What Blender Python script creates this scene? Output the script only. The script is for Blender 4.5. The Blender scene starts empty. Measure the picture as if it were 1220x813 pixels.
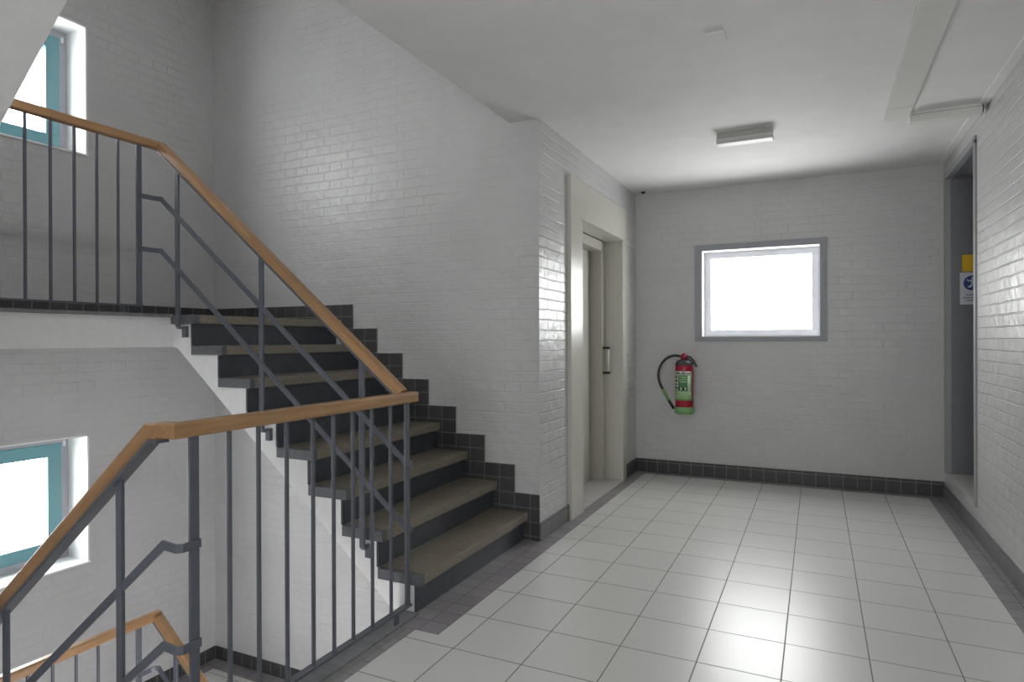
import bpy, bmesh, math
from mathutils import Vector, Matrix
S = bpy.context.scene
COL = S.collection
R = math.radians

# ------------------------------------------------------------------ dimensions (metres)
XE, XR, YC, YF, H, XL = -1.552, 0.902, 3.622, 5.959, 2.624, -4.440
ZL, ZU = -1.345, 1.397                 # half landings below and above this floor
YS, T, RI = 2.432, 0.2138, ZU/8        # open side of the flight, going, rise
NX = -1.628                            # nosing of the first tread
OV = 0.030                             # nosing overhang
YE = 1.178                             # open side of the neighbouring flights
YN = -0.09                             # near wall of the stairwell
XW = -1.75                             # floor edge at the well
XW2 = -2.0                             # floor edge at the head of the lower flight
YB = -3.0                              # back wall
GX, GY0, GY1 = -1.67, 1.289, 2.377     # guard on this floor
RY = 2.375                             # plane of the sloping railing
RY0 = 1.233                            # plane of the lower flight's railing
LX = -3.36                             # guard on the upper half landing
SL = 0.817                             # slope of the flights
BACKX = -4.72
TOPZ = 4.02

# ------------------------------------------------------------------ materials
def lin(r, g, b):
    f = lambda c: (c/255/12.92) if c/255 <= 0.04045 else ((c/255+0.055)/1.055)**2.4
    return (f(r), f(g), f(b), 1)

class NT:
    def __init__(s, name):
        s.m = bpy.data.materials.new(name); s.m.use_nodes = True
        s.t = s.m.node_tree; s.b = s.t.nodes['Principled BSDF']
        s.out = s.t.nodes['Material Output']
    def n(s, typ, **kw):
        nd = s.t.nodes.new(typ)
        for k, v in kw.items():
            if k in nd.inputs.keys() if False else False: pass
            setattr(nd, k, v)
        return nd
    def l(s, a, b): s.t.links.new(a, b)
    def coords(s): return s.n('ShaderNodeTexCoord').outputs['Object']
    def math(s, op, a, b=None):
        nd = s.n('ShaderNodeMath', operation=op)
        for i, v in enumerate((a, b)):
            if v is None: continue
            if isinstance(v, (int, float)): nd.inputs[i].default_value = v
            else: s.l(v, nd.inputs[i])
        return nd.outputs[0]
    def mixc(s, fac, c1, c2):
        nd = s.n('ShaderNodeMix', data_type='RGBA')
        for idx, v in ((0, fac), (6, c1), (7, c2)):
            if isinstance(v, (int, float)): nd.inputs[idx].default_value = v
            elif isinstance(v, tuple): nd.inputs[idx].default_value = v
            else: s.l(v, nd.inputs[idx])
        return nd.outputs[2]
    def noise(s, vec, scale, detail=3, rough=0.5):
        nd = s.n('ShaderNodeTexNoise'); nd.inputs['Scale'].default_value = scale
        nd.inputs['Detail'].default_value = detail; nd.inputs['Roughness'].default_value = rough
        if vec is not None: s.l(vec, nd.inputs['Vector'])
        return nd.outputs['Fac']
    def ramp(s, fac, a, b, ca, cb):
        nd = s.n('ShaderNodeValToRGB'); e = nd.color_ramp.elements
        e[0].position, e[1].position = a, b; e[0].color, e[1].color = ca, cb
        s.l(fac, nd.inputs[0]); return nd.outputs[0]
    def bump(s, h, dist, strength=1.0, prev=None):
        nd = s.n('ShaderNodeBump'); nd.inputs['Strength'].default_value = strength
        nd.inputs['Distance'].default_value = dist; s.l(h, nd.inputs['Height'])
        if prev is not None: s.l(prev, nd.inputs['Normal'])
        return nd.outputs[0]
    def swizzle(s, vec, order):
        sp = s.n('ShaderNodeSeparateXYZ'); s.l(vec, sp.inputs[0])
        cb = s.n('ShaderNodeCombineXYZ')
        for i, a in enumerate(order):
            if a in 'XYZ': s.l(sp.outputs['XYZ'.index(a)], cb.inputs[i])
        return cb.outputs[0]

def plain(name, col, rough=0.5, metal=0.0, noise=0.0, nscale=30, bump=0.0, spec=0.5):
    t = NT(name); t.b.inputs['Roughness'].default_value = rough
    t.b.inputs['Metallic'].default_value = metal
    t.b.inputs['Specular IOR Level'].default_value = spec
    t.b.inputs['Base Color'].default_value = col
    if noise or bump:
        f = t.noise(t.coords(), nscale, 4, 0.6)
        if noise:
            lo = tuple(c*(1-noise) for c in col[:3]) + (1,); hi = tuple(min(1, c*(1+noise)) for c in col[:3]) + (1,)
            t.l(t.ramp(f, 0.3, 0.7, lo, hi), t.b.inputs['Base Color'])
        if bump: t.l(t.bump(f, bump), t.b.inputs['Normal'])
    return t.m

def brick(name, order, col=(0.555, 0.555, 0.555, 1), rough=0.36, groove_d=0.003, wave=0.009, spec=0.7, grain=0.15):
    """white painted brickwork; order picks the two axes of the wall"""
    t = NT(name)
    v = t.swizzle(t.coords(), order)
    w = t.n('ShaderNodeTexNoise'); w.inputs['Scale'].default_value = 9; w.inputs['Detail'].default_value = 2
    t.l(v, w.inputs['Vector'])
    off = t.n('ShaderNodeVectorMath', operation='SUBTRACT'); t.l(w.outputs['Color'], off.inputs[0]); off.inputs[1].default_value = (.5, .5, .5)
    sc = t.n('ShaderNodeVectorMath', operation='SCALE'); t.l(off.outputs[0], sc.inputs[0]); sc.inputs['Scale'].default_value = 0.010
    ad = t.n('ShaderNodeVectorMath', operation='ADD'); t.l(v, ad.inputs[0]); t.l(sc.outputs[0], ad.inputs[1])
    b = t.n('ShaderNodeTexBrick')
    b.offset = 0.5; b.offset_frequency = 2; b.squash = 0.5; b.squash_frequency = 2
    b.inputs['Scale'].default_value = 1.0
    b.inputs['Brick Width'].default_value = 0.218; b.inputs['Row Height'].default_value = 0.0655
    b.inputs['Mortar Size'].default_value = 0.0055; b.inputs['Mortar Smooth'].default_value = 0.7
    b.inputs['Bias'].default_value = 0
    b.inputs['Color1'].default_value = (0, 0, 0, 1); b.inputs['Color2'].default_value = (1, 1, 1, 1)
    b.inputs['Mortar'].default_value = (.5, .5, .5, 1)
    t.l(ad.outputs[0], b.inputs['Vector'])
    groove = t.math('SUBTRACT', 1.0, b.outputs['Fac'])
    fade = t.ramp(t.noise(v, 1.7, 2), 0.36, 0.64, (.35, .35, .35, 1), (1, 1, 1, 1))     # paint fills some joints
    groove = t.math('ADD', t.math('MULTIPLY', t.math('SUBTRACT', groove, 1.0), fade), 1.0)
    n1 = t.noise(v, 60, 4, 0.6); n2 = t.noise(v, 11, 3, 0.55)
    # every brick lies a little out of plane: tilt by a per-brick random value
    ph = t.n('ShaderNodeSeparateXYZ'); t.l(v, ph.inputs[0])
    rnd = t.n('ShaderNodeSeparateColor'); t.l(b.outputs['Color'], rnd.inputs[0])
    tilt = t.math('MULTIPLY', t.math('SUBTRACT', rnd.outputs[0], 0.5), t.math('MULTIPLY', ph.outputs[1], 0.0))
    hgt = t.math('ADD', groove, t.math('MULTIPLY', n1, grain))
    nb = t.bump(hgt, groove_d, 1.0)
    nb = t.bump(n2, wave, 1.0, nb)
    t.l(nb, t.b.inputs['Normal'])
    c1 = tuple(x*0.93 for x in col[:3]) + (1,)
    cc = t.ramp(t.noise(v, 3.0, 4, 0.6), 0.3, 0.7, c1, col)
    mort = t.mixc(t.math('MULTIPLY', t.math('SUBTRACT', 1.0, groove), 0.02), cc, (0.42, 0.42, 0.42, 1))
    t.l(mort, t.b.inputs['Base Color'])
    t.b.inputs['Roughness'].default_value = rough
    t.b.inputs['Specular IOR Level'].default_value = spec
    return t.m

def tiles(name, order, w, h, ox, oy, tile, grout, mortar=0.0035, rough=0.3, var=0.06, offset=0.0, spec=0.5, bump=0.0012):
    t = NT(name)
    v = t.swizzle(t.coords(), order)
    m = t.n('ShaderNodeMapping'); m.inputs['Location'].default_value = (-ox, -oy, 0); t.l(v, m.inputs[0])
    b = t.n('ShaderNodeTexBrick'); b.offset = offset; b.squash = 1
    b.inputs['Scale'].default_value = 1; b.inputs['Brick Width'].default_value = w; b.inputs['Row Height'].default_value = h
    b.inputs['Mortar Size'].default_value = mortar/2; b.inputs['Mortar Smooth'].default_value = 0.1; b.inputs['Bias'].default_value = 0
    lo = tuple(c*(1-var) for c in tile[:3]) + (1,); hi = tuple(min(1, c*(1+var)) for c in tile[:3]) + (1,)
    b.inputs['Color1'].default_value = lo; b.inputs['Color2'].default_value = hi; b.inputs['Mortar'].default_value = grout
    t.l(m.outputs[0], b.inputs['Vector'])
    n = t.noise(v, 6, 5, 0.65)
    dirt = t.ramp(n, 0.25, 0.75, (.985, .985, .98, 1), (1.01, 1.01, 1.01, 1))
    mx = t.n('ShaderNodeMix', data_type='RGBA', blend_type='MULTIPLY'); mx.inputs[0].default_value = 1
    t.l(b.outputs['Color'], mx.inputs[6]); t.l(dirt, mx.inputs[7])
    t.l(mx.outputs[2], t.b.inputs['Base Color'])
    t.l(t.bump(t.math('SUBTRACT', 1.0, b.outputs['Fac']), bump), t.b.inputs['Normal'])
    rr = t.n('ShaderNodeMapRange'); rr.inputs[3].default_value = rough*0.97; rr.inputs[4].default_value = rough*1.03
    t.l(t.noise(v, 3.5, 3), rr.inputs[0])
    t.l(t.math('ADD', rr.outputs[0], t.math('MULTIPLY', b.outputs['Fac'], 0.35)), t.b.inputs['Roughness'])
    t.b.inputs['Specular IOR Level'].default_value = spec
    return t.m

def wood(name, axis):
    t = NT(name)
    m = t.n('ShaderNodeMapping')
    if axis == 'y': m.inputs['Scale'].default_value = (40, 2.2, 40)
    else:
        m.vector_type = 'TEXTURE' if False else 'POINT'
        m.inputs['Rotation'].default_value = (0, math.atan(SL)*(-1 if axis == 'down_x' else 1), 0)
        m.inputs['Scale'].default_value = (1, 1, 1)
    t.l(t.coords(), m.inputs[0]); vec = m.outputs[0]
    if axis != 'y':
        m2 = t.n('ShaderNodeMapping'); m2.inputs['Scale'].default_value = (2.2, 40, 40); t.l(vec, m2.inputs[0]); vec = m2.outputs[0]
    n = t.noise(vec, 1.0, 5, 0.6)
    c = t.ramp(n, 0.25, 0.75, (0.31, 0.165, 0.075, 1), (0.50, 0.305, 0.155, 1))
    n2 = t.noise(t.coords(), 4.0, 3)
    c2 = t.ramp(n2, 0.3, 0.7, (.86, .84, .82, 1), (1.05, 1.03, 1.0, 1))
    mx = t.n('ShaderNodeMix', data_type='RGBA', blend_type='MULTIPLY'); mx.inputs[0].default_value = 1
    t.l(c, mx.inputs[6]); t.l(c2, mx.inputs[7]); t.l(mx.outputs[2], t.b.inputs['Base Color'])
    t.b.inputs['Roughness'].default_value = 0.36
    t.l(t.bump(n, 0.0006), t.b.inputs['Normal'])
    return t.m

def glass(name):
    t = NT(name)
    tr = t.n('ShaderNodeBsdfTransparent'); tr.inputs[0].default_value = (.96, .98, .97, 1)
    gl = t.n('ShaderNodeBsdfGlossy'); gl.inputs['Roughness'].default_value = 0.02
    lw = t.n('ShaderNodeLayerWeight'); lw.inputs['Blend'].default_value = 0.5
    fr = t.math('ADD', 0.04, t.math('MULTIPLY', 0.9, t.math('POWER', lw.outputs['Facing'], 5.0)))
    mx = t.n('ShaderNodeMixShader'); t.l(fr, mx.inputs[0]); t.l(tr.outputs[0], mx.inputs[1]); t.l(gl.outputs[0], mx.inputs[2])
    t.l(mx.outputs[0], t.out.inputs[0])
    return t.m

M = {}
M['brick_x'] = brick('painted brick along x', 'XZ0', spec=0.45, groove_d=0.0020)
M['brick_far'] = brick('smoothly painted brick along x', 'XZ0', groove_d=0.0014, wave=0.006, spec=0.6)
M['brick_y'] = brick('painted brick along y', 'YZ0', groove_d=0.0022)
M['brick_gloss'] = brick('glossy painted brick along y', 'YZ0', rough=0.37, groove_d=0.0055, wave=0.009, spec=1.0, grain=0.08)
M['plaster'] = plain('white ceiling plaster', (0.76, 0.755, 0.752, 1), 0.75, noise=0.03, nscale=5, bump=0.001)
M['white'] = plain('white gloss paint on concrete', (0.82, 0.82, 0.82, 1), 0.45, noise=0.03, nscale=25, bump=0.0012)
M['floor'] = tiles('pale floor tiles', 'XY0', 0.3025, 0.3070, -1.331-0.3025*4, 2.2115-0.307*30, (0.68, 0.675, 0.66, 1), (0.19, 0.185, 0.175, 1), 0.005, 0.32, 0.015, spec=1.0)
M['dark_x'] = tiles('dark border tiles', 'XY0', 0.105, 0.103, -1.45, 2.285, (0.285, 0.270, 0.285, 1), (0.15, 0.145, 0.15, 1), 0.004, 0.36, 0.10)
M['skirt_x'] = tiles('black skirting tiles along x', 'XZ0', 0.1069, RI/2, -1.7213, 0.4618, (0.058, 0.058, 0.061, 1), (0.22, 0.22, 0.22, 1), 0.004, 0.42, 0.12)
M['base_x'] = tiles('black base tiles along x', 'XZ0', 0.103, 0.30, XL, -2.0, (0.050, 0.050, 0.052, 1), (0.24, 0.24, 0.24, 1), 0.005, 0.42, 0.12)
M['base_y'] = tiles('black base tiles along y', 'YZ0', 0.103, 0.30, YC, -2.0, (0.055, 0.055, 0.056, 1), (0.24, 0.24, 0.24, 1), 0.005, 0.42, 0.12)
M['base_y2'] = tiles('grey base tiles along y', 'YZ0', 0.16, 0.30, 3.62, -2.0, (0.165, 0.162, 0.172, 1), (0.09, 0.09, 0.092, 1), 0.003, 0.35, 0.08)
M['steel'] = plain('grey painted steel', (0.105, 0.115, 0.14, 1), 0.38, noise=0.06, nscale=40)
M['steel_plate'] = plain('worn grey steel plate', (0.20, 0.20, 0.212, 1), 0.5, noise=0.2, nscale=18)
M['screed'] = plain('grey cement fillet', (0.26, 0.255, 0.25, 1), 0.7, noise=0.15, nscale=30)
M['tread'] = plain('worn terrazzo tread', (0.215, 0.188, 0.148, 1), 0.42, noise=0.30, nscale=70)
M['tread_front'] = plain('worn terrazzo tread front', (0.235, 0.208, 0.165, 1), 0.5, noise=0.30, nscale=110)
M['tread_paint'] = plain('grey painted tread end', (0.115, 0.118, 0.130, 1), 0.45, noise=0.15, nscale=60, bump=0.001)
M['riser'] = plain('dark slate gloss paint', (0.066, 0.072, 0.086, 1), 0.33, noise=0.15, nscale=25)
M['wood_y'] = wood('oak handrail level', 'y')
M['wood_d'] = wood('oak handrail falling to the right', 'down_x')
M['wood_u'] = wood('oak handrail falling to the left', 'up_x')
M['teal'] = plain('teal window paint', (0.11, 0.255, 0.29, 1), 0.4)
M['frame_grey'] = plain('grey window frame', (0.40, 0.41, 0.45, 1), 0.45)
M['casing'] = plain('grey window casing', (0.31, 0.322, 0.36, 1), 0.45)
M['lilac'] = plain('pale grey sash', (0.62, 0.63, 0.68, 1), 0.4)
M['reveal'] = plain('white window reveal', (0.85, 0.85, 0.85, 1), 0.5, bump=0.0015, nscale=20)
M['glass'] = glass('window glass')
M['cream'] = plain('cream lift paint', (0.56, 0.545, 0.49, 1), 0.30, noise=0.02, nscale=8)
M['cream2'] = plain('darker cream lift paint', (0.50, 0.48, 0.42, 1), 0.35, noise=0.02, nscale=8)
M['black'] = plain('black rubber', (0.018, 0.018, 0.019, 1), 0.45)
M['gap'] = plain('dark gap', (0.03, 0.029, 0.026, 1), 0.7)
M['alu'] = plain('brushed metal grip', (0.62, 0.61, 0.58, 1), 0.4)
M['recess'] = plain('dark grey recess paint', (0.20, 0.203, 0.225, 1), 0.5, noise=0.04, nscale=12)
M['frame_dk'] = plain('grey steel door frame', (0.33, 0.333, 0.35, 1), 0.42)
M['sill'] = plain('pale recess sill', (0.50, 0.49, 0.48, 1), 0.5, noise=0.05, nscale=20)
M['lamp'] = plain('lamp housing', (0.44, 0.445, 0.42, 1), 0.5)
M['diff'] = plain('opal lamp cover', (0.60, 0.60, 0.58, 1), 0.45)
M['duct'] = plain('white cable duct', (0.72, 0.72, 0.69, 1), 0.45)
M['red'] = plain('red extinguisher paint', (0.36, 0.006, 0.03, 1), 0.3)
M['green'] = plain('green label', (0.22, 0.43, 0.17, 1), 0.4)
M['green2'] = plain('dark green label', (0.08, 0.24, 0.11, 1), 0.4)
M['green3'] = plain('light green label', (0.42, 0.60, 0.35, 1), 0.4)
M['label_w'] = plain('white label', (0.62, 0.64, 0.58, 1), 0.4)
M['collar'] = plain('dark grey collar', (0.035, 0.042, 0.05, 1), 0.4)
M['ink'] = plain('dark print', (0.03, 0.04, 0.035, 1), 0.5)
M['yellow'] = plain('yellow sticker', (0.78, 0.50, 0.01, 1), 0.4, noise=0.08, nscale=60)
M['paper'] = plain('white sign panel', (0.66, 0.68, 0.74, 1), 0.4)
M['blue'] = plain('blue sign disc', (0.012, 0.045, 0.20, 1), 0.4)
M['grey_ink'] = plain('grey print', (0.16, 0.16, 0.19, 1), 0.5)
M['sheet'] = plain('lower landing tiles', (0.40, 0.39, 0.36, 1), 0.35)

# ------------------------------------------------------------------ mesh builder
class MB:
    def __init__(s): s.v = []; s.f = []; s.mi = []; s.mats = []; s.smooth = []
    def mat(s, m):
        m = M[m] if isinstance(m, str) else m
        if m not in s.mats: s.mats.append(m)
        return s.mats.index(m)
    def add(s, vs, fs, m, smooth=False):
        o = len(s.v); s.v += [Vector(v) for v in vs]; k = s.mat(m)
        for f in fs: s.f.append([o+i for i in f]); s.mi.append(k); s.smooth.append(smooth)
        return s
    def box(s, x0, x1, y0, y1, z0, z1, m):
        x0, x1 = sorted((x0, x1)); y0, y1 = sorted((y0, y1)); z0, z1 = sorted((z0, z1))
        vs = [(x, y, z) for z in (z0, z1) for y in (y0, y1) for x in (x0, x1)]
        return s.add(vs, [(0, 2, 3, 1), (4, 5, 7, 6), (0, 1, 5, 4), (2, 6, 7, 3), (0, 4, 6, 2), (1, 3, 7, 5)], m)
    def prism(s, poly, axis, a, b, m, mtop=None):
        """poly of 2-D points extruded along an axis from a to b"""
        n = len(poly)
        def P(p, h): return {'x': (h, p[0], p[1]), 'y': (p[0], h, p[1]), 'z': (p[0], p[1], h)}[axis]
        vs = [P(p, a) for p in poly] + [P(p, b) for p in poly]
        s.add(vs, [tuple(range(n))[::-1]] + [(i, (i+1) % n, n+(i+1) % n, n+i) for i in range(n)], m)
        o = len(s.v)-2*n
        s.f.append([o+n+i for i in range(n)]); s.mi.append(s.mat(mtop or m)); s.smooth.append(False)
        return s
    def sweep(s, pts, sec, m, up=(0, 0, 1), smooth=False, caps=True):
        """closed 2-D section (side, up) swept along a polyline with mitred bends"""
        pts = [Vector(p) for p in pts]; up = Vector(up); n = len(sec); rings = []
        def frame(t):
            sd = t.cross(up)
            if sd.length < 1e-4: sd = t.cross(Vector((0, 1, 0)))
            sd.normalize(); return sd, sd.cross(t).normalized()
        ts = [(pts[i+1]-pts[i]).normalized() for i in range(len(pts)-1)]
        for i, p in enumerate(pts):
            t1 = ts[max(0, i-1)]; t2 = ts[min(len(ts)-1, i)]
            sd, nn = frame(t1); b = (t1+t2).normalized()
            ring = []
            for (a, c) in sec:
                o = sd*a+nn*c
                ring.append(p+o-t1*(o.dot(b)/t1.dot(b)))
            rings.append(ring)
        vs = [v for r in rings for v in r]; fs = []
        for i in range(len(rings)-1):
            for j in range(n):
                a, b2 = i*n+j, i*n+(j+1) % n
                fs.append((a, b2, b2+n, a+n))
        s.add(vs, fs, m, smooth)
        if caps:
            o = len(s.v)-len(vs); k = s.mat(m)
            s.f.append([o+j for j in range(n)][::-1]); s.mi.append(k); s.smooth.append(False)
            e = o+(len(rings)-1)*n
            s.f.append([e+j for j in range(n)]); s.mi.append(k); s.smooth.append(False)
        return s
    def lathe(s, prof, c, m, seg=32, axis='z'):
        vs = []; fs = []; n = len(prof)
        for k in range(seg):
            a = 2*math.pi*k/seg
            for r, h in prof:
                p = (r*math.cos(a), r*math.sin(a), h)
                if axis == 'y': p = (p[0], p[2], p[1])
                if axis == 'x': p = (p[2], p[0], p[1])
                vs.append((c[0]+p[0], c[1]+p[1], c[2]+p[2]))
        for k in range(seg):
            for i in range(n-1):
                a = k*n+i; b = ((k+1) % seg)*n+i
                fs.append((a, b, b+1, a+1))
        return s.add(vs, fs, m, True)
    def arc_sheet(s, c, r, a0, a1, z0, z1, m, seg=14, th=0.0012):
        """thin curved sheet round a vertical axis"""
        vs = []; fs = []
        for i in range(seg+1):
            a = a0+(a1-a0)*i/seg
            for rr in (r, r+th):
                for z in (z0, z1): vs.append((c[0]+rr*math.cos(a), c[1]+rr*math.sin(a), z))
        for i in range(seg):
            a = 4*i; b = a+4
            fs += [(a+2, b+2, b+3, a+3), (a, a+1, b+1, b), (a+1, a+3, b+3, b+1), (a, b, b+2, a+2)]
        fs += [(0, 2, 3, 1), (4*seg, 4*seg+1, 4*seg+3, 4*seg+2)]
        return s.add(vs, fs, m, True)
    def build(s, name, parent=None, bevel=0.0, seg=2, loc=None):
        me = bpy.data.meshes.new(name)
        org = Vector(loc) if loc is not None else Vector((0, 0, 0))
        me.from_pydata([tuple(v-org) for v in s.v], [], s.f)
        for m in s.mats: me.materials.append(m)
        for p, k, sm in zip(me.polygons, s.mi, s.smooth): p.material_index = k; p.use_smooth = sm
        bm = bmesh.new(); bm.from_mesh(me); bmesh.ops.recalc_face_normals(bm, faces=bm.faces); bm.to_mesh(me); bm.free()
        me.update()
        o = bpy.data.objects.new(name, me); COL.objects.link(o)
        o.location = org
        if parent is not None:
            o.parent = parent
        if bevel:
            b = o.modifiers.new('bevel', 'BEVEL'); b.width = bevel; b.segments = seg; b.limit_method = 'ANGLE'; b.angle_limit = R(40)
            b.harden_normals = False
        return o

def tag(o, label=None, cat=None, group=None, kind=None):
    if label: o['label'] = label
    if cat: o['category'] = cat
    if group: o['group'] = group
    if kind: o['kind'] = kind
    return o
def empty(name, label, cat, group=None, kind=None):
    o = bpy.data.objects.new(name, None); COL.objects.link(o); o.empty_display_size = 0.1
    return tag(o, label, cat, group, kind)
def structure(name, mb, label, cat, bevel=0.0):
    return tag(mb.build(name, None, bevel), label, cat, None, 'structure')

def rect(w, h, oz=0.0): return [(-w/2, -h/2+oz), (w/2, -h/2+oz), (w/2, h/2+oz), (-w/2, h/2+oz)]
def rrect(w, h, r, seg=3, oz=0.0):
    out = []
    for cx, cy, a0 in ((w/2-r, h/2-r, 0), (-w/2+r, h/2-r, 90), (-w/2+r, -h/2+r, 180), (w/2-r, -h/2+r, 270)):
        for k in range(seg+1):
            a = R(a0+90*k/seg); out.append((cx+r*math.cos(a), cy+r*math.sin(a)+oz))
    return out
def circ(r, n=10): return [(r*math.cos(2*math.pi*k/n), r*math.sin(2*math.pi*k/n)) for k in range(n)]

# ------------------------------------------------------------------ setting: floors
def floor_mesh():
    b = MB()
    def top(x0, x1, y0, y1, m): b.box(x0, x1, y0, y1, -0.02, 0.0, m)
    # screed slab below
    b.prism([(XW2, YB), (XR, YB), (XR, YF), (XE, YF), (XE, YC), (XW, YC), (XW, YE), (XW2, YE)], 'z', -0.18, -0.02, 'white')
    top(-1.45, 0.7865, 2.285, 5.86, 'floor'); top(-1.565, 0.7865, YB, 2.285, 'floor')
    top(0.7865, XR, YB, YF, 'dark_x'); top(XE, 0.7865, 5.86, YF, 'dark_x')
    top(XE, -1.45, YC, 5.86, 'dark_x'); top(-1.66, -1.45, 2.285, YC, 'dark_x')
    top(-1.598, -1.565, YE, 2.285, 'dark_x'); top(-1.637, -1.598, YE, 2.285, 'screed')
    top(-1.66, -1.637, 2.285, 2.42, 'screed')
    top(XW, -1.637, YE, 2.285, 'screed'); top(XW, -1.66, 2.285, YC, 'screed')
    top(XW2, -1.565, YB, YE, 'floor')
    return b
structure('floor', floor_mesh(), 'pale square-tiled landing floor with a dark tile border', 'floor')
b = MB(); b.box(XW, -1.637, YE, YS-0.01, 0.0, 0.006, 'steel_plate'); b.box(XW-0.006, XW, YE, YS-0.01, -0.18, 0.006, 'steel_plate')
structure('trim_1', b, 'worn grey steel edge plate under the floor guard railing', 'edge plate', 0.001)

b = MB(); b.prism([(XL, YN), (-3.32, YN), (-3.32, YS-0.0), (-3.32, YC), (XL, YC)], 'z', ZU-0.18, ZU, 'white')
b.box(XL, -3.32, YN, YC, ZU, ZU+0.002, 'dark_x')
structure('upper_landing', b, 'half landing above the stairs with a white slab edge and dark top', 'landing')
b = MB(); b.box(-3.326, -3.300, YE, YS-0.012, ZU-0.012, ZU+0.006, 'steel_plate')
structure('trim_2', b, 'dark steel angle along the edge of the half landing above', 'edge plate')
b = MB(); b.box(XL, -3.32, YN, YC, ZL-0.18, ZL, 'white')
b.box(XL+0.13, -3.32, YN, YC-0.13, ZL, ZL+0.003, 'floor')
b.box(XL, XL+0.13, YN, YC, ZL, ZL+0.003, 'dark_x'); b.box(XL+0.13, -3.1, YC-0.13, YC, ZL, ZL+0.003, 'dark_x')
structure('lower_landing', b, 'pale tiled half landing down the well with a dark tile border', 'landing')
b = MB(); b.box(XL-0.3, XW, YN-0.2, YC+0.2, -2.95, -2.75, 'floor')
structure('lower_floor', b, 'pale tiled floor at the bottom of the stairwell', 'floor')

# ------------------------------------------------------------------ setting: ceilings
b = MB(); b.prism([(-1.95, YB), (XR, YB), (XR, YF), (XE-0.4, YF), (XE-0.4, YC+0.01), (XW, YC), (XW, YE), (-1.95, YE)], 'z', H, H+0.176, 'plaster')
structure('ceiling', b, 'white plaster ceiling over the landing', 'ceiling')
b = MB(); b.box(BACKX, -1.55, YN-0.2, YC+0.2, TOPZ, TOPZ+0.18, 'plaster')  # runs on past the landing, added to keep the open well light-tight
structure('stairwell_ceiling', b, 'white landing soffit, extended out of view to close the open stairwell', 'ceiling')

# ------------------------------------------------------------------ setting: walls
b = MB(); b.box(BACKX, XE-0.11, YC, YC+0.16, -2.95, TOPZ, 'brick_x'); b.box(XE-0.11, XE, YC, YC+0.16, -0.18, TOPZ, 'brick_x')
structure('wall_stair', b, 'tall white painted brick wall rising behind the stairs', 'wall')
# lift wall with its door opening
LY0, LY1, LZ = 4.15, 5.58, 2.385
b = MB(); b.box(XE-0.30, XE, YC+0.16, LY0, -0.18, H, 'brick_gloss'); b.box(XE-0.30, XE, LY1, YF, -0.18, H, 'brick_gloss'); b.box(XE-0.30, XE, LY0, LY1, LZ, H, 'brick_gloss')
b.box(XE-0.33, XE-0.30, LY0-0.05, LY1+0.05, -0.05, LZ+0.05, 'gap')  # hidden dark plate added behind the lift to stop a light leak
# corner face shown towards the stairs continues the stair wall; its right face is the lift wall
b.box(XE-0.002, XE+0.0006, YC+0.0005, YC+0.16, 0, H, 'brick_gloss')
structure('wall_left', b, 'white glossy brick wall around the lift entrance', 'wall')
# far wall with window opening
FX0, FX1, FZ0, FZ1 = -0.942, 0.027, 1.270, 2.052
b = MB()
b.box(XE-0.3, FX0, YF, YF+0.185, -0.18, H+0.18, 'brick_far'); b.box(FX1, XR+0.6, YF, YF+0.185, -0.18, H+0.18, 'brick_far')
b.box(FX0, FX1, YF, YF+0.185, -0.18, FZ0, 'brick_far'); b.box(FX0, FX1, YF, YF+0.185, FZ1, H+0.18, 'brick_far')
structure('wall_far', b, 'white painted brick end wall holding the small window', 'wall')
# right wall with recess
RY_0, RY_1, RZ0, RZ1 = 4.855, 5.855, 0.205, 2.487
b = MB()
b.box(XR, XR+0.25, YB, RY_0, -0.18, H, 'brick_gloss'); b.box(XR, XR+0.25, RY_1, YF, -0.18, H, 'brick_gloss')
b.box(XR, XR+0.25, RY_0, RY_1, -0.18, RZ0-0.02, 'brick_gloss'); b.box(XR, XR+0.25, RY_0, RY_1, RZ1, H, 'brick_gloss')
structure('wall_right', b, 'white glossy brick wall with a dark recess at its far end', 'wall')
# landing wall with two windows
WY0, WY1 = 1.52, 2.63
WZ = ((-0.244, 0.621), (2.499, 3.378))
b = MB()
b.box(BACKX, XL, YN-0.2, WY0, -2.95, TOPZ, 'brick_y'); b.box(BACKX, XL, WY1, YC, -2.95, TOPZ, 'brick_y')
for z0, z1 in ((-2.95, WZ[0][0]), (WZ[0][1], WZ[1][0]), (WZ[1][1], TOPZ)): b.box(BACKX, XL, WY0, WY1, z0, z1, 'brick_y')
structure('wall_landing', b, 'white brick wall at the back of the stairwell with two teal windows', 'wall')
b = MB(); b.box(XL, XW2, YN-0.2, YN, -2.95, TOPZ, 'brick_x')
structure('wall_near', b, 'white brick wall on the near side of the stairwell', 'wall')
b = MB(); b.box(XW2-0.2, XW2, YB, YN-0.2, -0.18, H, 'brick_y')
structure('wall_side', b, 'white brick wall behind the viewer on the left', 'wall')
UP = (0.2, 1.6, 3.05, 3.24); LO = (0.5, 2.6, -1.45, -1.15)  # unseen openings added above and below the well to balance the light
b = MB(); b.box(XW2, -1.55, YN-0.2, YN, H+0.176, TOPZ, 'plaster')  # unseen wall, added to keep the upper well light-tight
def holed(b, x0, x1, y0, y1, z0, z1, h, m):
    b.box(x0, x1, y0, h[0], z0, z1, m); b.box(x0, x1, h[1], y1, z0, z1, m); b.box(x0, x1, h[0], h[1], z0, h[2], m); b.box(x0, x1, h[0], h[1], h[3], z1, m)
holed(b, -1.55, -1.43, YN-0.2, YC, H+0.176, TOPZ, UP, 'plaster')
structure('added_upper_wall', b, 'unseen white wall added to close the well above, with an opening for light', 'wall')
b = MB(); holed(b, XW, XW+0.15, YN-0.2, YC, -2.75, -0.18, LO, 'brick_y')  # the opening in this wall is added to let in light
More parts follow.
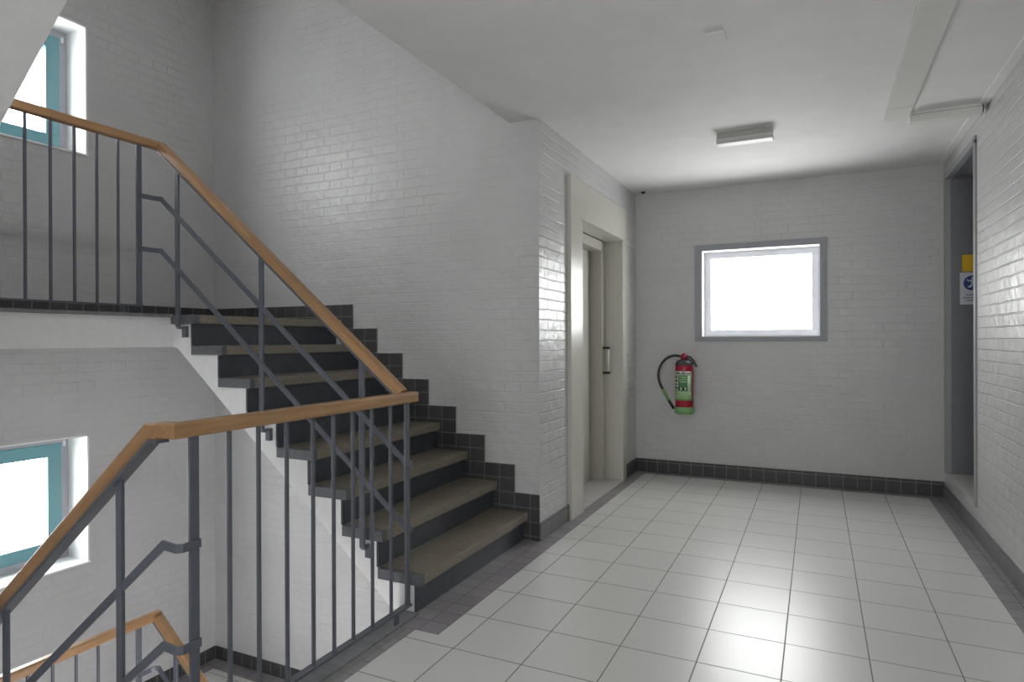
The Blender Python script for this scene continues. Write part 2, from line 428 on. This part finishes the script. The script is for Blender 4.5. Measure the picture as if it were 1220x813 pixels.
structure('wall_lower', b, 'white wall closing the well on the floor below, with an unseen opening added for light', 'wall')
# back wall behind the viewer with an unseen glazed opening added for light
BX0, BX1, BZ0, BZ1 = -0.95, 0.45, 1.10, 2.20
b = MB()
b.box(XW2-0.2, BX0, YB-0.2, YB, -0.18, H, 'brick_x'); b.box(BX1, XR+0.25, YB-0.2, YB, -0.18, H, 'brick_x')
b.box(BX0, BX1, YB-0.2, YB, -0.18, BZ0, 'brick_x'); b.box(BX0, BX1, YB-0.2, YB, BZ1, H, 'brick_x')
structure('wall_back', b, 'white brick wall behind the viewer with an unseen added window', 'wall')

# ------------------------------------------------------------------ skirtings
b = MB()
poly = []; xt, zt = -1.7213, 0.4618
poly.append((XE+0.004, 0.0)); poly.append((XE+0.004, zt-RI))
for k in range(0, 7):
    poly.append((xt-k*T, zt+(k-1)*RI)); poly.append((xt-k*T, zt+k*RI))
poly.append((XL, zt+6*RI)); poly.append((XL, ZU)); poly.append((NX-7*T-OV, ZU))
for k in range(7, 0, -1):
    poly.append((NX-(k-1)*T-OV, (k)*RI if False else k*RI)); poly.append((NX-(k-1)*T-OV, (k-1)*RI))
# simple robust build: one block per step
for k in range(-1, 7):
    x1 = (xt-k*T) if k >= 0 else XE+0.0
    x0 = xt-(k+1)*T if k < 6 else XL+0.008
    z1 = zt+k*RI
    zlow = max(0.0, z1-0.46) if k < 6 else ZU
    if k == 6:
        b.box(-3.11, x1, YC-0.008, YC, z1-0.46, z1, 'skirt_x'); b.box(x0, -3.11, YC-0.008, YC, ZU, z1, 'skirt_x')
    else: b.box(x0, x1, YC-0.008, YC, zlow, z1, 'skirt_x')
structure('baseboard_stair', b, 'black tile skirting stepping up the wall beside the stairs', 'baseboard')
def skirt(name, x0, x1, y0, y1, z0, z1, m, label):
    b = MB(); b.box(x0, x1, y0, y1, z0, z1, m); return structure(name, b, label, 'baseboard', 0.0015)
skirt('baseboard_landing', XL, XL+0.008, YN, YC-0.008, ZU+0.002, ZU+0.113, 'base_y', 'black tile skirting at the back of the half landing above')
skirt('baseboard_lower', XL, XL+0.008, YN, YC-0.008, ZL+0.003, ZL+0.105, 'base_y', 'black tile skirting under the lower teal window')
skirt('baseboard_well', XL+0.008, -3.11, YC-0.008, YC, ZL+0.003, ZL+0.105, 'base_x', 'black tile skirting on the half landing below, under the stairs')
skirt('baseboard_left', XE, XE+0.010, YC, 4.12, 0, 0.112, 'base_y2', 'dark grey tile skirting left of the lift entrance')
skirt('baseboard_corner', XE, XE+0.010, LY1+0.015, YF-0.010, 0, 0.122, 'base_y', 'short black skirting right of the lift entrance')
skirt('baseboard_far', XE, XR, YF-0.010, YF, 0, 0.122, 'base_x', 'black tile skirting under the small window wall')
skirt('baseboard_right', XR-0.010, XR, YB, YF-0.010, 0, 0.108, 'base_y2', 'dark grey tile skirting along the right wall')

# ------------------------------------------------------------------ staircase
def soffit(x): return 0.573-SL*(x+2.5)
def build_flight():
    root = empty('staircase', 'dark flight of stairs with worn brown treads and white side against the brick wall', 'staircase')
    # concrete body: white side, saw-tooth top
    poly = [(-1.80, -0.005), (NX-OV-0.004, -0.005)]
    for k in range(1, 9):
        xr = NX-(k-1)*T-OV-0.004
        poly.append((xr, k*RI-0.052))
        if k < 8: poly.append((xr-T, k*RI-0.052))
    poly.append((-3.3195, 8*RI-0.052)); poly.append((-3.3195, ZU-0.18))
    poly.append((-3.276, soffit(-3.276)))
    MB().prism(poly, 'y', YS, YC-0.009, 'white').build('body', root)
    for k in range(1, 9):
        xn = NX-(k-1)*T; z1 = k*RI; z0 = z1-0.050
        b = MB()
        b.box(xn-T-OV+0.001 if k < 8 else -3.36, xn, YS+0.022, YC-0.012, z0, z1, 'tread')
        b.box(xn-0.004, xn+0.0004, YS+0.0222, YC-0.012, z0+0.002, z1-0.004, 'tread_front')
        b.box(xn-T-OV+0.001 if k < 8 else -3.36, xn+0.0006, YS-0.012, YS+0.022, z0, z1+0.0006, 'tread_paint')
        b.build('tread', root, 0.004)
        b = MB(); b.box(xn-OV-0.012, xn-OV, YS-0.0015, YC-0.010, (k-1)*RI+0.0005, z0, 'riser')
        b.build('riser', root)
    return root
build_flight()

def plain_flight(name, nose_x, zb, sgn, y0, y1, label, n=8):
    """the other flights: same section, sgn = direction in which it climbs along x"""
    poly = []
    for k in range(1, n+1):
        x = nose_x+sgn*(k-1)*T
        poly.append((x-sgn*0.0, zb+(k-1)*RI)); poly.append((x, zb+k*RI))
    xe = nose_x+sgn*(n-1)*T
    poly.append((xe+sgn*0.05, zb+n*RI)); poly.append((xe+sgn*0.05, zb+n*RI-0.18-0.12))
    poly.append((nose_x+sgn*0.06, zb-0.20)); poly.append((nose_x-sgn*0.02, zb-0.18))
    return structure(name, MB().prism(poly, 'y', y0, y1, 'white'), label, 'stairs')
plain_flight('upper_flight', -3.42, ZU, 1, YN, YE, 'white underside of the flight climbing overhead, cut off by the frame')
plain_flight('lower_flight', XW2-7*T, ZL, 1, YN, YE, 'flight descending to the half landing below, beside the near railing')
plain_flight('bottom_flight', -3.10+7*T, ZL-8*RI, -1, YS, YC-0.01, 'flight descending from the lower half landing under the stairs')

# ------------------------------------------------------------------ railings
HS = rrect(0.048, 0.046, 0.009)            # wooden handrail section
BAR = rect(0.008, 0.026)                   # flat mid rail
def handrail(root, pts, m, strip=True):
    h = MB().sweep(pts, HS, m, smooth=False).build('handrail', root)
    if strip:
        MB().sweep(pts, rect(0.042, 0.010, -0.028), 'steel').build('rail_strip', h)['label'] = 'grey steel strip under the oak rail'
def baluster(root, x, y, z0, z1, s=0.0118):
    MB().box(x-s/2, x+s/2, y-s/2, y+s/2, z0, z1, 'steel').build('baluster', root, 0.0015)
def post(root, x, y, z0, z1, wx, wy):
    MB().box(x-wx/2, x+wx/2, y-wy/2, y+wy/2, z0, z1, 'steel').build('post', root, 0.002)

def guard(label, x, y0, y1, zf, ztop, ys, end_y0, end_y1, corner=None, foot=True):
    root = empty('guard_railing', label, 'railing', 'level guard rails of the stairwell')
    zc = ztop-0.023
    pts = [(x, end_y1, zc), (x, end_y0, zc)]
    if corner: pts = [(x, end_y1, zc), (x, corner[1], zc), (corner[0], corner[1], zc)]
    handrail(root, pts, 'wood_y', False)
    zb = zf+0.046
    for yy in ys: baluster(root, x, yy, zb, ztop-0.046)
    for yy in (y0, y1): post(root, x, yy, (zf+0.006) if foot and yy == y0 else zb, ztop-0.046, 0.012, 0.030)
    b = MB(); b.box(x-0.017, x+0.017, y0-0.015, y1+0.015, zb, zb+0.008, 'steel'); bb = b.build('bottom_bar', root, 0.001)
    for yy in ((y1-0.10), (y0+0.10)):
        b = MB(); b.box(x+0.006, x+0.016, yy-0.015, yy+0.015, zf+0.004, zb, 'steel'); b.build('foot', bb, 0.001)
    return root
g1 = guard('oak-topped grey guard rail standing on the floor edge in the foreground, upright bars', GX, GY0, GY1, 0.002, 1.014,
           [1.416, 1.532, 1.656, 1.784, 1.894, 2.006, 2.127, 2.255], RY0, 2.436, corner=(-1.73, RY0))
lys = [2.261-0.1155-0.1105*k for k in range(0, 8)]
g2 = guard('oak-topped grey guard rail on the edge of the half landing above, at upper left', LX, 1.25, 2.261, ZU, 2.378, [y for y in lys if y > 1.3], 1.19, 2.398)
LX2 = -3.40
g3 = guard('oak-topped guard rail on the half landing below, lowest at left', LX2, 1.25, 2.275, ZL+0.003, -0.292, [2.275-0.0-0.11*k for k in range(1, 9)], 1.19, 2.399)

def slope_railing(label, Y, x_start, z_top, x_end, wood_m, posts, mids, lead=None, side=1):
    """sloping railing in the plane y = Y; z_top is the handrail top at x_start"""
    root = empty('stair_railing', label, 'railing', 'sloping railings of the flights')
    sgn = 1 if x_end > x_start else -1
    zc = z_top-0.023/math.cos(math.atan(SL))
    line = lambda x: zc-SL*abs(x-x_start)
    pts = [(x_start, Y, zc), (x_end, Y, line(x_end))]
    if lead is not None: pts = [(lead, Y, zc+0.0)] + pts
    handrail(root, pts, wood_m)
    for x, zb in posts:
        zt_ = line(x)-0.030
        b = MB(); b.sweep([(x, Y, zt_), (x, Y, zb+0.012), (x, Y+side*0.010, zb), (x, Y+side*0.040, zb)], rect(0.028, 0.012), 'steel', up=(0, side, 0.0))
        ps = b.build('post', root, 0.0015)
        b = MB(); b.box(x-0.016, x+0.016, Y+side*0.036, Y+side*0.0555, zb-0.052, zb+0.012, 'steel'); b.build('foot_plate', ps, 0.0015)
    for p in mids:
        MB().sweep(p, BAR, 'steel').build('mid_rail', root, 0.001)
    return root
def mids1(x0, y0, zlist, Y, x1, stub):
    out = []
    for z in zlist:
        xs = x0+0.03
        ze = z-SL*(x1-xs)
        out.append([(x0+0.010, y0, z), (x0+0.010, Y-0.035, z), (x0+0.018, Y-0.012, z), (xs, Y-0.004, z), (x1, Y-0.004, ze), (x1+stub, Y-0.004, ze)])
    return out
slope_railing('oak-topped grey railing sloping down beside the dark stair treads, with two parallel mid rails', RY, -3.335, 2.381, -1.692, 'wood_d',
    [(-3.200, 1.322), (-2.563, 0.784), (-1.922, 0.270)], mids1(LX, 2.261, (2.052, 1.760), RY, -1.668, 0.028))
def mids0(zlist):
    return [[(GX+0.010, GY0+0.015, z), (GX+0.010, RY0+0.012, z), (GX-0.004, RY0, z), (-1.728, RY0, z+0.004), (-3.45, RY0, z+0.004-SL*(3.45-1.728))] for z in zlist]
slope_railing('oak-topped railing falling to the left from the foreground guard rail corner', RY0, -1.776, 1.014, -3.45, 'wood_u',
    [(-1.928, -0.23), (-2.560, -0.75), (-3.20, -1.22)], mids0((0.648, 0.352)), lead=-1.7295, side=-1)
slope_railing('oak-topped railing turning down from the half landing below, partly hidden by a grey post', RY, -3.375, -0.292, -1.80, 'wood_d',
    [(-3.23, -1.40), (-2.59, -1.90), (-1.95, -2.42)], mids1(LX2, 2.275, (-0.605, -0.895), RY, -1.82, 0.02))

# ------------------------------------------------------------------ windows
def landing_window(name, z0, z1, label):
    x = -4.655
    root = empty(name, label, 'window', None, 'structure')
    b = MB()   # lining of the opening
    t = 0.012
    b.box(x-0.064, XL+0.001, WY1-0.0, WY1+0.0 - t, z0, z1, 'reveal'); b.box(x-0.064, XL+0.001, WY0, WY0+t, z0, z1, 'reveal')
    b.box(x-0.064, XL+0.001, WY0, WY1, z1-t, z1, 'reveal')
    b.build('reveal', root)
    b = MB(); b.box(x-0.064, XL+0.012, WY0, WY1, z0, z0+t, 'reveal'); b.build('sill', root, 0.002)
    def ringbox(y0, y1, za, zb, w, xa, xb, m, name, par):
        b = MB(); b.box(xa, xb, y0, y1, za, za+w, m); b.box(xa, xb, y0, y1, zb-w, zb, m)
        b.box(xa, xb, y0, y0+w, za+w, zb-w, m); b.box(xa, xb, y1-w, y1, za+w, zb-w, m)
        return b.build(name, par, 0.002)
    ringbox(WY0+t, WY1-t, z0+t, z1-t, 0.050, x-0.06, x, 'frame_grey', 'frame', root)
    sash = ringbox(WY0+t+0.050, WY1-t-0.050, z0+t+0.050, z1-t-0.050, 0.085, x-0.05, x+0.012, 'teal', 'sash', root)
    b = MB(); b.box(x-0.032, x-0.026, WY0+0.13, WY1-0.13, z0+0.13, z1-0.13, 'glass'); b.build('pane', sash)
    b = MB(); yk = WY1-t-0.030; b.box(x, x+0.010, yk-0.008, yk+0.008, z1-t-0.075, z1-t-0.035, 'reveal'); b.build('latch', root, 0.002)
    return root
landing_window('window_2', *WZ[0], 'lower teal-framed window in a white reveal, beside the descending railing')
landing_window('window_3', *WZ[1], 'upper teal-framed window in a white reveal, above the landing guard rail')

def far_window():
    root = empty('window_1', 'small grey-cased window glowing white in the far brick wall', 'window', None, 'structure')
    o = [(-1.003, 0.078, 1.228, 2.103)]
    x0, x1, z0, z1 = o[0]
    b = MB(); y0, y1 = YF-0.016, YF+0.004
    b.box(x0, x1, y0, y1, z0, FZ0, 'casing'); b.box(x0, x1, y0, y1, FZ1, z1, 'casing')
    b.box(x0, FX0, y0, y1, FZ0, FZ1, 'casing'); b.box(FX1, x1, y0, y1, FZ0, FZ1, 'casing')
    b.build('casing', root, 0.002)
    t = 0.006; b = MB()
    b.box(FX0, FX0+t, YF-0.012, YF+0.184, FZ0, FZ1, 'reveal'); b.box(FX1-t, FX1, YF-0.012, YF+0.184, FZ0, FZ1, 'reveal')
    b.box(FX0, FX1, YF-0.012, YF+0.184, FZ1-t, FZ1, 'reveal'); b.box(FX0, FX1, YF-0.012, YF+0.184, FZ0, FZ0+t, 'reveal')
    b.build('reveal', root)
    a0, a1, c0, c1 = FX0+t, FX1-t, FZ0+t, FZ1-t; w = 0.058; ya, yb = YF+0.115, YF+0.17
    b = MB(); b.box(a0, a1, ya, yb, c0, c0+w, 'lilac'); b.box(a0, a1, ya, yb, c1-w, c1, 'lilac')
    b.box(a0, a0+w, ya, yb, c0+w, c1-w, 'lilac'); b.box(a1-w, a1, ya, yb, c0+w, c1-w, 'lilac')
    s = b.build('sash', root, 0.003)
    b = MB(); b.box(a0+w-0.008, a1-w+0.008, YF+0.140, YF+0.146, c0+w-0.008, c1-w+0.008, 'glass'); b.build('pane', s)
far_window()
def added_back_window():  # unseen window put in behind the viewer to balance the daylight
    root = empty('added_window', 'unseen wide window added behind the viewer to balance the light', 'window', None, 'structure')
    w = 0.06; b = MB(); ya, yb = YB-0.14, YB-0.06
    b.box(BX0, BX1, ya, yb, BZ0, BZ0+w, 'casing'); b.box(BX0, BX1, ya, yb, BZ1-w, BZ1, 'casing')
    xm = (BX0+BX1)/2
    for x in (BX0, xm-w/2, BX1-w): b.box(x, x+w, ya, yb, BZ0+w, BZ1-w, 'casing')
    f = b.build('frame', root, 0.002)
    for x0, x1 in ((BX0+w, xm-w/2), (xm+w/2, BX1-w)):
        b = MB(); b.box(x0-0.006, x1+0.006, YB-0.103, YB-0.097, BZ0+w-0.006, BZ1-w+0.006, 'glass'); b.build('pane', f)
added_back_window()

# ------------------------------------------------------------------ lift entrance
def lift():
    root = empty('door_1', 'cream painted lift entrance set into the glossy brick wall', 'lift door', None, 'structure')
    xf = XE+0.028; y0, y1, yo = 4.118, 5.495, 4.362; zt_, zo = 2.396, 2.122
    b = MB()   # portal seen from the front: one sheet-metal frame, no right post
    b.prism([(y0, 0), (yo, 0), (yo, zo), (y1, zo), (y1, zt_), (y0, zt_)], 'x', XE-0.155, xf, 'cream')
    b.prism([(y1, 0), (y1+0.11, 0), (y1+0.11, zt_-0.004), (y1, zt_-0.004)], 'x', XE-0.30, XE+0.004, 'cream')
    b.build('surround', root, 0.002)
    xb = -1.708; xd = -1.816; ys = y1-0.108
    b = MB()
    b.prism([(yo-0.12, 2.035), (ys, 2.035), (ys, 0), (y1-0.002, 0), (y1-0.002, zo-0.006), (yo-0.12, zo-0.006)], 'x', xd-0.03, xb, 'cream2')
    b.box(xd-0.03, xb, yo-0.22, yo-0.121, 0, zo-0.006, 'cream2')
    b.build('inner_frame', root, 0.002)
    b = MB(); b.box(xd-0.03, xd, yo-0.12, ys-0.014, 0.008, 2.030, 'cream'); b.build('door_leaf', root, 0.002)
    b = MB(); b.box(xd-0.028, xd-0.006, ys-0.014, ys-0.0005, 0.0, 2.034, 'gap'); b.build('gap_shade', root)  # dark strip stands in for the shaded gap beside the door leaf
    b = MB(); b.box(xd-0.02, XE+0.010, yo, y1, 0.0, 0.005, 'sill'); b.build('threshold', root)
    yh = y1-0.072
    h = MB(); h.sweep([(xb+0.046, yh, 0.955), (xb+0.046, yh, 1.175)], circ(0.011, 12), 'alu', smooth=True); g = h.build('handle', root)
    for z in (0.955, 1.175):
        b = MB(); b.box(xb-0.001, xb+0.062, yh-0.013, yh+0.013, z-0.010, z+0.010, 'black'); b.build('handle_bracket', g, 0.003)
lift()

# ------------------------------------------------------------------ recess in the right wall
def recess():
    root = empty('door_2', 'dark grey framed recess with raised sill at the far end of the right wall', 'recess', None, 'structure')
    x1 = XR+0.62
    b = MB(); t = 0.012
    b.box(XR+0.004, x1, RY_1-t, RY_1, RZ0, RZ1, 'recess'); b.box(XR+0.004, x1, RY_0, RY_0+t, RZ0, RZ1, 'recess')
    b.box(x1, x1+t, RY_0, RY_1, RZ0, RZ1, 'recess'); b.box(XR+0.004, x1, RY_0, RY_1, RZ1-t, RZ1, 'recess')
    b.build('lining', root)
    b = MB(); b.box(XR-0.004, x1, RY_0, RY_1, RZ0-0.02, RZ0+0.004, 'sill'); b.build('sill', root, 0.002)
    b = MB(); xa, xb = XR-0.012, XR+0.03
    b.box(xa, xb, RY_0-0.032, RY_0+0.012, RZ0-0.015, RZ1+0.005, 'frame_dk'); b.box(xa, xb, RY_1-0.014, RY_1+0.030, RZ0, RZ1+0.005, 'frame_dk')
    b.box(xa, xb, RY_0-0.032, RY_1+0.030, RZ1-0.018, RZ1+0.030, 'frame_dk')
    b.build('frame', root, 0.003)
recess()

# signs on the far side of the recess
def signs():
    y = RY_1-0.012
    root = empty('information_sign', 'white sign with a blue disc and grey lines of print, inside the dark recess', 'sign')
    x0, x1, z0, z1 = 0.985, 1.140, 1.505, 1.748
    b = MB(); b.box(x0, x1, y-0.003, y, z0, z1, 'paper'); b.build('panel', root, 0.001)
    c = (1.0625, y-0.003, 1.668); r = 0.056
    b = MB(); b.lathe([(0.0001, 0.0), (r, 0.0), (r, -0.0012), (0.0001, -0.0012)], c, 'blue', 40, 'y'); d = b.build('disc', root)
    f = MB(); yy = y-0.0052
    f.lathe([(0.0001, 0), (0.0105, 0), (0.0105, -0.0008), (0.0001, -0.0008)], (1.066, yy+0.0008, 1.703), 'paper', 20, 'y')
    def pl(pts): f.prism(pts, 'y', yy, yy+0.0008, 'paper')
    pl([(1.056, 1.691), (1.076, 1.691), (1.079, 1.655), (1.055, 1.655)])
    pl([(1.057, 1.690), (1.057, 1.680), (1.036, 1.681), (1.026, 1.692), (1.031, 1.698), (1.039, 1.690)])
    pl([(1.055, 1.659), (1.068, 1.659), (1.054, 1.634), (1.036, 1.634), (1.032, 1.645), (1.046, 1.645)])
    pl([(1.068, 1.657), (1.080, 1.657), (1.077, 1.620), (1.066, 1.620)])
    f.build('pictogram', root)
    b = MB()
    for z, a, e in ((1.578, 1.020, 1.105), (1.556, 1.002, 1.122), (1.536, 1.022, 1.100)):
        x = a; k = 0
        while x < e:
            w = 0.006+0.005*((k*7) % 3); b.box(x, min(e, x+w), y-0.0038, y-0.003, z-0.004, z+0.004, 'grey_ink'); x += w+0.0035; k += 1
    b.build('print', root)
    b = MB(); b.box(0.999, 1.140, y-0.002, y, 1.756, 1.884, 'yellow')
    tag(b.build('yellow_sticker', None, 0.001), 'plain yellow square sticker above the white sign in the recess', 'sticker')
signs()

# ------------------------------------------------------------------ ceiling fittings
def ceiling_light():
    root = empty('ceiling_light', 'small unlit rectangular ceiling lamp with an opal cover', 'lamp')
    x0, x1, y0, y1 = -0.600, -0.256, 4.425, 4.535
    MB().box(x0, x1, y0, y1, H-0.036, H, 'lamp').build('housing', root, 0.004)
    b = MB(); b.prism([(y0-0.004, H-0.036), (y1+0.004, H-0.036), (y1+0.004, H-0.052), (y1-0.012, H-0.068), (y0+0.012, H-0.068), (y0-0.004, H-0.052)], 'x', x0-0.003, x1+0.003, 'diff')
    b.build('diffuser', root, 0.004, 3)
ceiling_light()
b = MB(); b.box(-0.450, -0.365, 2.945, 3.035, H-0.014, H, 'plaster')
tag(b.build('junction_box', None, 0.004), 'small square white cover plate on the ceiling, nearer than the lamp', 'cover plate')
b = MB(); b.box(0.374, 0.512, YB, 4.60, H-0.022, H-0.0005, 'duct'); b.box(0.380, 0.506, 4.345, 4.3465, H-0.0226, H-0.0215, 'gap')
tag(b.build('cable_duct', None, 0.004), 'long flat white duct panel running along the ceiling', 'duct')
b = MB(); b.box(0.513, 0.874, 4.52, 4.60, H-0.062, H-0.0005, 'duct'); b.box(0.874, 0.880, 4.525, 4.595, H-0.058, H-0.001, 'gap')  # dark end strip stands in for the shaded gap at the wall
b.box(0.520, 0.870, 4.5195, 4.521, H-0.020, H-0.018, 'gap')
tag(b.build('cable_duct', None, 0.003), 'short white box duct crossing from the long panel to the right wall', 'duct')
b = MB(); b.box(XR-0.050, XR, YB, 4.515, H-0.012, H, 'plaster'); b.box(XR-0.05, XR, 4.605, YF, H-0.012, H, 'plaster')
structure('trim_3', b, 'narrow white cove strip where the ceiling meets the right wall', 'trim', 0.003)
b = MB(); b.lathe([(0.0001, 0.0), (0.020, 0.0), (0.020, -0.006), (0.010, -0.016), (0.0001, -0.018)], (-1.455, 5.865, H), 'black', 20)
tag(b.build('cable_plug', None), 'tiny black plug on the ceiling in the far left corner above the lift', 'plug')

# ------------------------------------------------------------------ fire extinguisher
def extinguisher():
    c = (-1.083, YF-0.100); r = 0.080
    root = empty('fire_extinguisher', 'red and green fire extinguisher with a black hose hanging on the far wall', 'fire extinguisher')
    b = MB(); b.lathe([(0.0001, 0.578), (0.060, 0.578), (0.075, 0.586), (r, 0.604), (r, 0.990), (0.077, 1.012), (0.066, 1.036), (0.050, 1.052), (0.030, 1.062), (0.026, 1.075), (0.0001, 1.075)], (c[0], c[1], 0), 'red', 48)
    body = b.build('cylinder', root)
    b = MB(); b.lathe([(0.0001, 0.5725), (0.070, 0.5725), (0.086, 0.584), (0.087, 0.638), (0.0805, 0.640)], (c[0], c[1], 0), 'green', 48); b.build('base_cup', root)
    b = MB(); b.lathe([(0.0805, 1.016), (0.0785, 1.026), (0.069, 1.046), (0.054, 1.060), (0.030, 1.068)], (c[0], c[1], 0), 'collar', 48); b.build('collar', root)
    a0, a1 = R(-150), R(-30)        # faces the room
    lab = MB(); lab.arc_sheet(c, r, R(-155), R(-25), 0.700, 0.962, 'green', 24); L = lab.build('label', root)
    b = MB(); b.arc_sheet(c, r+0.0012, R(-150), R(-35), 0.928, 0.962, 'label_w', 20, 0.0008)
    for k, a in enumerate((-140, -131, -122, -112, -100, -90, -78, -60, -48)): b.arc_sheet(c, r+0.002, R(a), R(a+5+(k % 3)), 0.936, 0.954, 'ink', 3, 0.0006)
    b.build('label_title', L)
    b = MB(); b.arc_sheet(c, r+0.0012, R(-118), R(-62), 0.790, 0.922, 'green2', 14, 0.0008)
    for z in (0.905, 0.885, 0.865): b.arc_sheet(c, r+0.002, R(-112), R(-68), z, z+0.008, 'green3', 12, 0.0006)
    b.build('label_panel', L)
    b = MB(); b.arc_sheet(c, r+0.0012, R(-148), R(-122), 0.790, 0.922, 'label_w', 8, 0.0008)
    for k, z in enumerate((0.900, 0.868, 0.836, 0.804)): b.arc_sheet(c, r+0.002, R(-145), R(-130+4*(k % 2)), z, z+0.016, 'ink', 5, 0.0006)
    for k, a in enumerate((-116, -104, -90, -78)): b.arc_sheet(c, r+0.0021, R(a), R(a+8), 0.792, 0.816, 'label_w' if k % 2 else 'ink', 4, 0.0006)
    b.build('label_pictograms', L)
    b = MB(); b.arc_sheet(c, r+0.0012, R(-58), R(-42), 0.775, 0.922, 'label_w', 6, 0.0008); b.build('label_column', L)
    b = MB(); b.arc_sheet(c, r+0.0012, R(-150), R(-35), 0.716, 0.782, 'green3', 20, 0.0008)
    for z in (0.730, 0.746, 0.762): b.arc_sheet(c, r+0.002, R(-140), R(-50), z, z+0.005, 'green', 16, 0.0006)
    b.build('label_text', L)
    # valve, levers
    b = MB(); b.lathe([(0.0001, 1.066), (0.030, 1.066), (0.032, 1.088), (0.022, 1.098), (0.020, 1.116), (0.012, 1.122), (0.0001, 1.122)], (c[0], c[1], 0), 'red', 28); b.build('valve', root)
    b = MB(); b.sweep([(c[0]+0.015, c[1]-0.01, 1.098), (c[0]+0.055, c[1]-0.012, 1.090), (c[0]+0.085, c[1]-0.014, 1.055), (c[0]+0.112, c[1]-0.016, 1.000)], rect(0.020, 0.014), 'black'); b.build('lever', root, 0.003)
    b = MB(); b.sweep([(c[0]+0.018, c[1]-0.01, 1.078), (c[0]+0.050, c[1]-0.012, 1.070), (c[0]+0.086, c[1]-0.014, 1.024)], rect(0.018, 0.006), 'collar'); b.build('carrying_handle', root, 0.002)
    # hose curve on the left
    k = [(-0.018, 1.092), (-0.060, 1.100), (-0.105, 1.098), (-0.160, 1.072), (-0.205, 1.020), (-0.228, 0.955), (-0.230, 0.890), (-0.214, 0.835), (-0.190, 0.790)]
    pts = []
    for i in range(len(k)-1):                # smooth the control points
        p0 = k[max(0, i-1)]; p1 = k[i]; p2 = k[i+1]; p3 = k[min(len(k)-1, i+2)]
        for s_ in range(6):
            u = s_/6; f = lambda a, b_, c_, d: 0.5*((2*b_)+(-a+c_)*u+(2*a-5*b_+4*c_-d)*u*u+(-a+3*b_-3*c_+d)*u**3)
            pts.append((c[0]+f(p0[0], p1[0], p2[0], p3[0]), c[1]-0.01, f(p0[1], p1[1], p2[1], p3[1])))
    pts.append((c[0]+k[-1][0], c[1]-0.01, k[-1][1]))
    MB().sweep(pts, circ(0.0115, 12), 'black', up=(0, 1, 0), smooth=True).build('hose', root)
    p0 = Vector((c[0]-0.192, c[1]-0.01, 0.795)); p1 = Vector((c[0]-0.138, c[1]-0.01, 0.690)); p2 = Vector((c[0]-0.084, c[1]-0.012, 0.604))
    n = MB(); n.sweep([p0, p1], circ(0.0155, 14), 'green', up=(0, 1, 0), smooth=True)
    n.build('nozzle_grip', root)
    MB().sweep([p1, p1.lerp(p2, 0.85)], circ(0.0125, 14), 'black', up=(0, 1, 0), smooth=True).build('nozzle', root)
    b = MB(); b.box(c[0]-0.030, c[0]+0.030, c[1]+r-0.004, YF, 0.86, 1.02, 'collar'); b.build('wall_bracket', root)
extinguisher()

# ------------------------------------------------------------------ daylight
W = bpy.data.worlds.new('overcast sky'); S.world = W; W.use_nodes = True
bg = W.node_tree.nodes['Background']; bg.inputs[0].default_value = (1.0, 0.975, 0.985, 1); bg.inputs[1].default_value = 16.5
def portal(name, loc, rot, sx, sy):
    l = bpy.data.lights.new(name, 'AREA'); l.shape = 'RECTANGLE'; l.size = sx; l.size_y = sy
    l.cycles.is_portal = True
    o = bpy.data.objects.new(name, l); COL.objects.link(o); o.location = loc; o.rotation_euler = rot
# area light shines along its local -Z
portal('far_window_portal', ((FX0+FX1)/2, YF+0.18, (FZ0+FZ1)/2), (R(-90), 0, 0), FX1-FX0, FZ1-FZ0)
for z0, z1 in WZ: portal('landing_window_portal', (BACKX+0.01, (WY0+WY1)/2, (z0+z1)/2), (0, R(-90), 0), z1-z0, WY1-WY0)
portal('upper_portal', (-1.44, (UP[0]+UP[1])/2, (UP[2]+UP[3])/2), (0, R(90), 0), UP[3]-UP[2], UP[1]-UP[0])
portal('lower_portal', (XW+0.14, (LO[0]+LO[1])/2, (LO[2]+LO[3])/2), (0, R(90), 0), LO[3]-LO[2], LO[1]-LO[0])
portal('added_window_portal', ((BX0+BX1)/2, YB-0.19, (BZ0+BZ1)/2), (R(90), 0, 0), BX1-BX0, BZ1-BZ0)

# ------------------------------------------------------------------ camera and view
cd = bpy.data.cameras.new('camera'); cam = bpy.data.objects.new('camera', cd); COL.objects.link(cam)
cd.sensor_width = 36; cd.sensor_fit = 'HORIZONTAL'; cd.lens = 756.14/1220*36; cd.clip_start = 0.02
yaw, pit, rol = 0.44769, -0.00185, -0.00381
r = Vector((math.cos(yaw), math.sin(yaw), 0)); fw = Vector((-math.sin(yaw), math.cos(yaw), 0)); up = Vector((0, 0, 1))
fw2 = fw*math.cos(pit)+up*math.sin(pit); up2 = up*math.cos(pit)-fw*math.sin(pit)
r3 = r*math.cos(rol)+up2*math.sin(rol); u3 = up2*math.cos(rol)-r*math.sin(rol)
cam.matrix_world = Matrix(((r3.x, u3.x, -fw2.x, 0), (r3.y, u3.y, -fw2.y, 0), (r3.z, u3.z, -fw2.z, 1.25), (0, 0, 0, 1)))
S.camera = cam
S.view_settings.view_transform = 'Standard'; S.view_settings.look = 'None'; S.view_settings.gamma = 1
S.view_settings.use_curve_mapping = False; S.view_settings.exposure = 0.17
S.cycles.max_bounces = 16; S.cycles.diffuse_bounces = 8; S.cycles.glossy_bounces = 4; S.cycles.transparent_max_bounces = 8
S.cycles.sample_clamp_indirect = 6.0; S.cycles.use_denoising = True
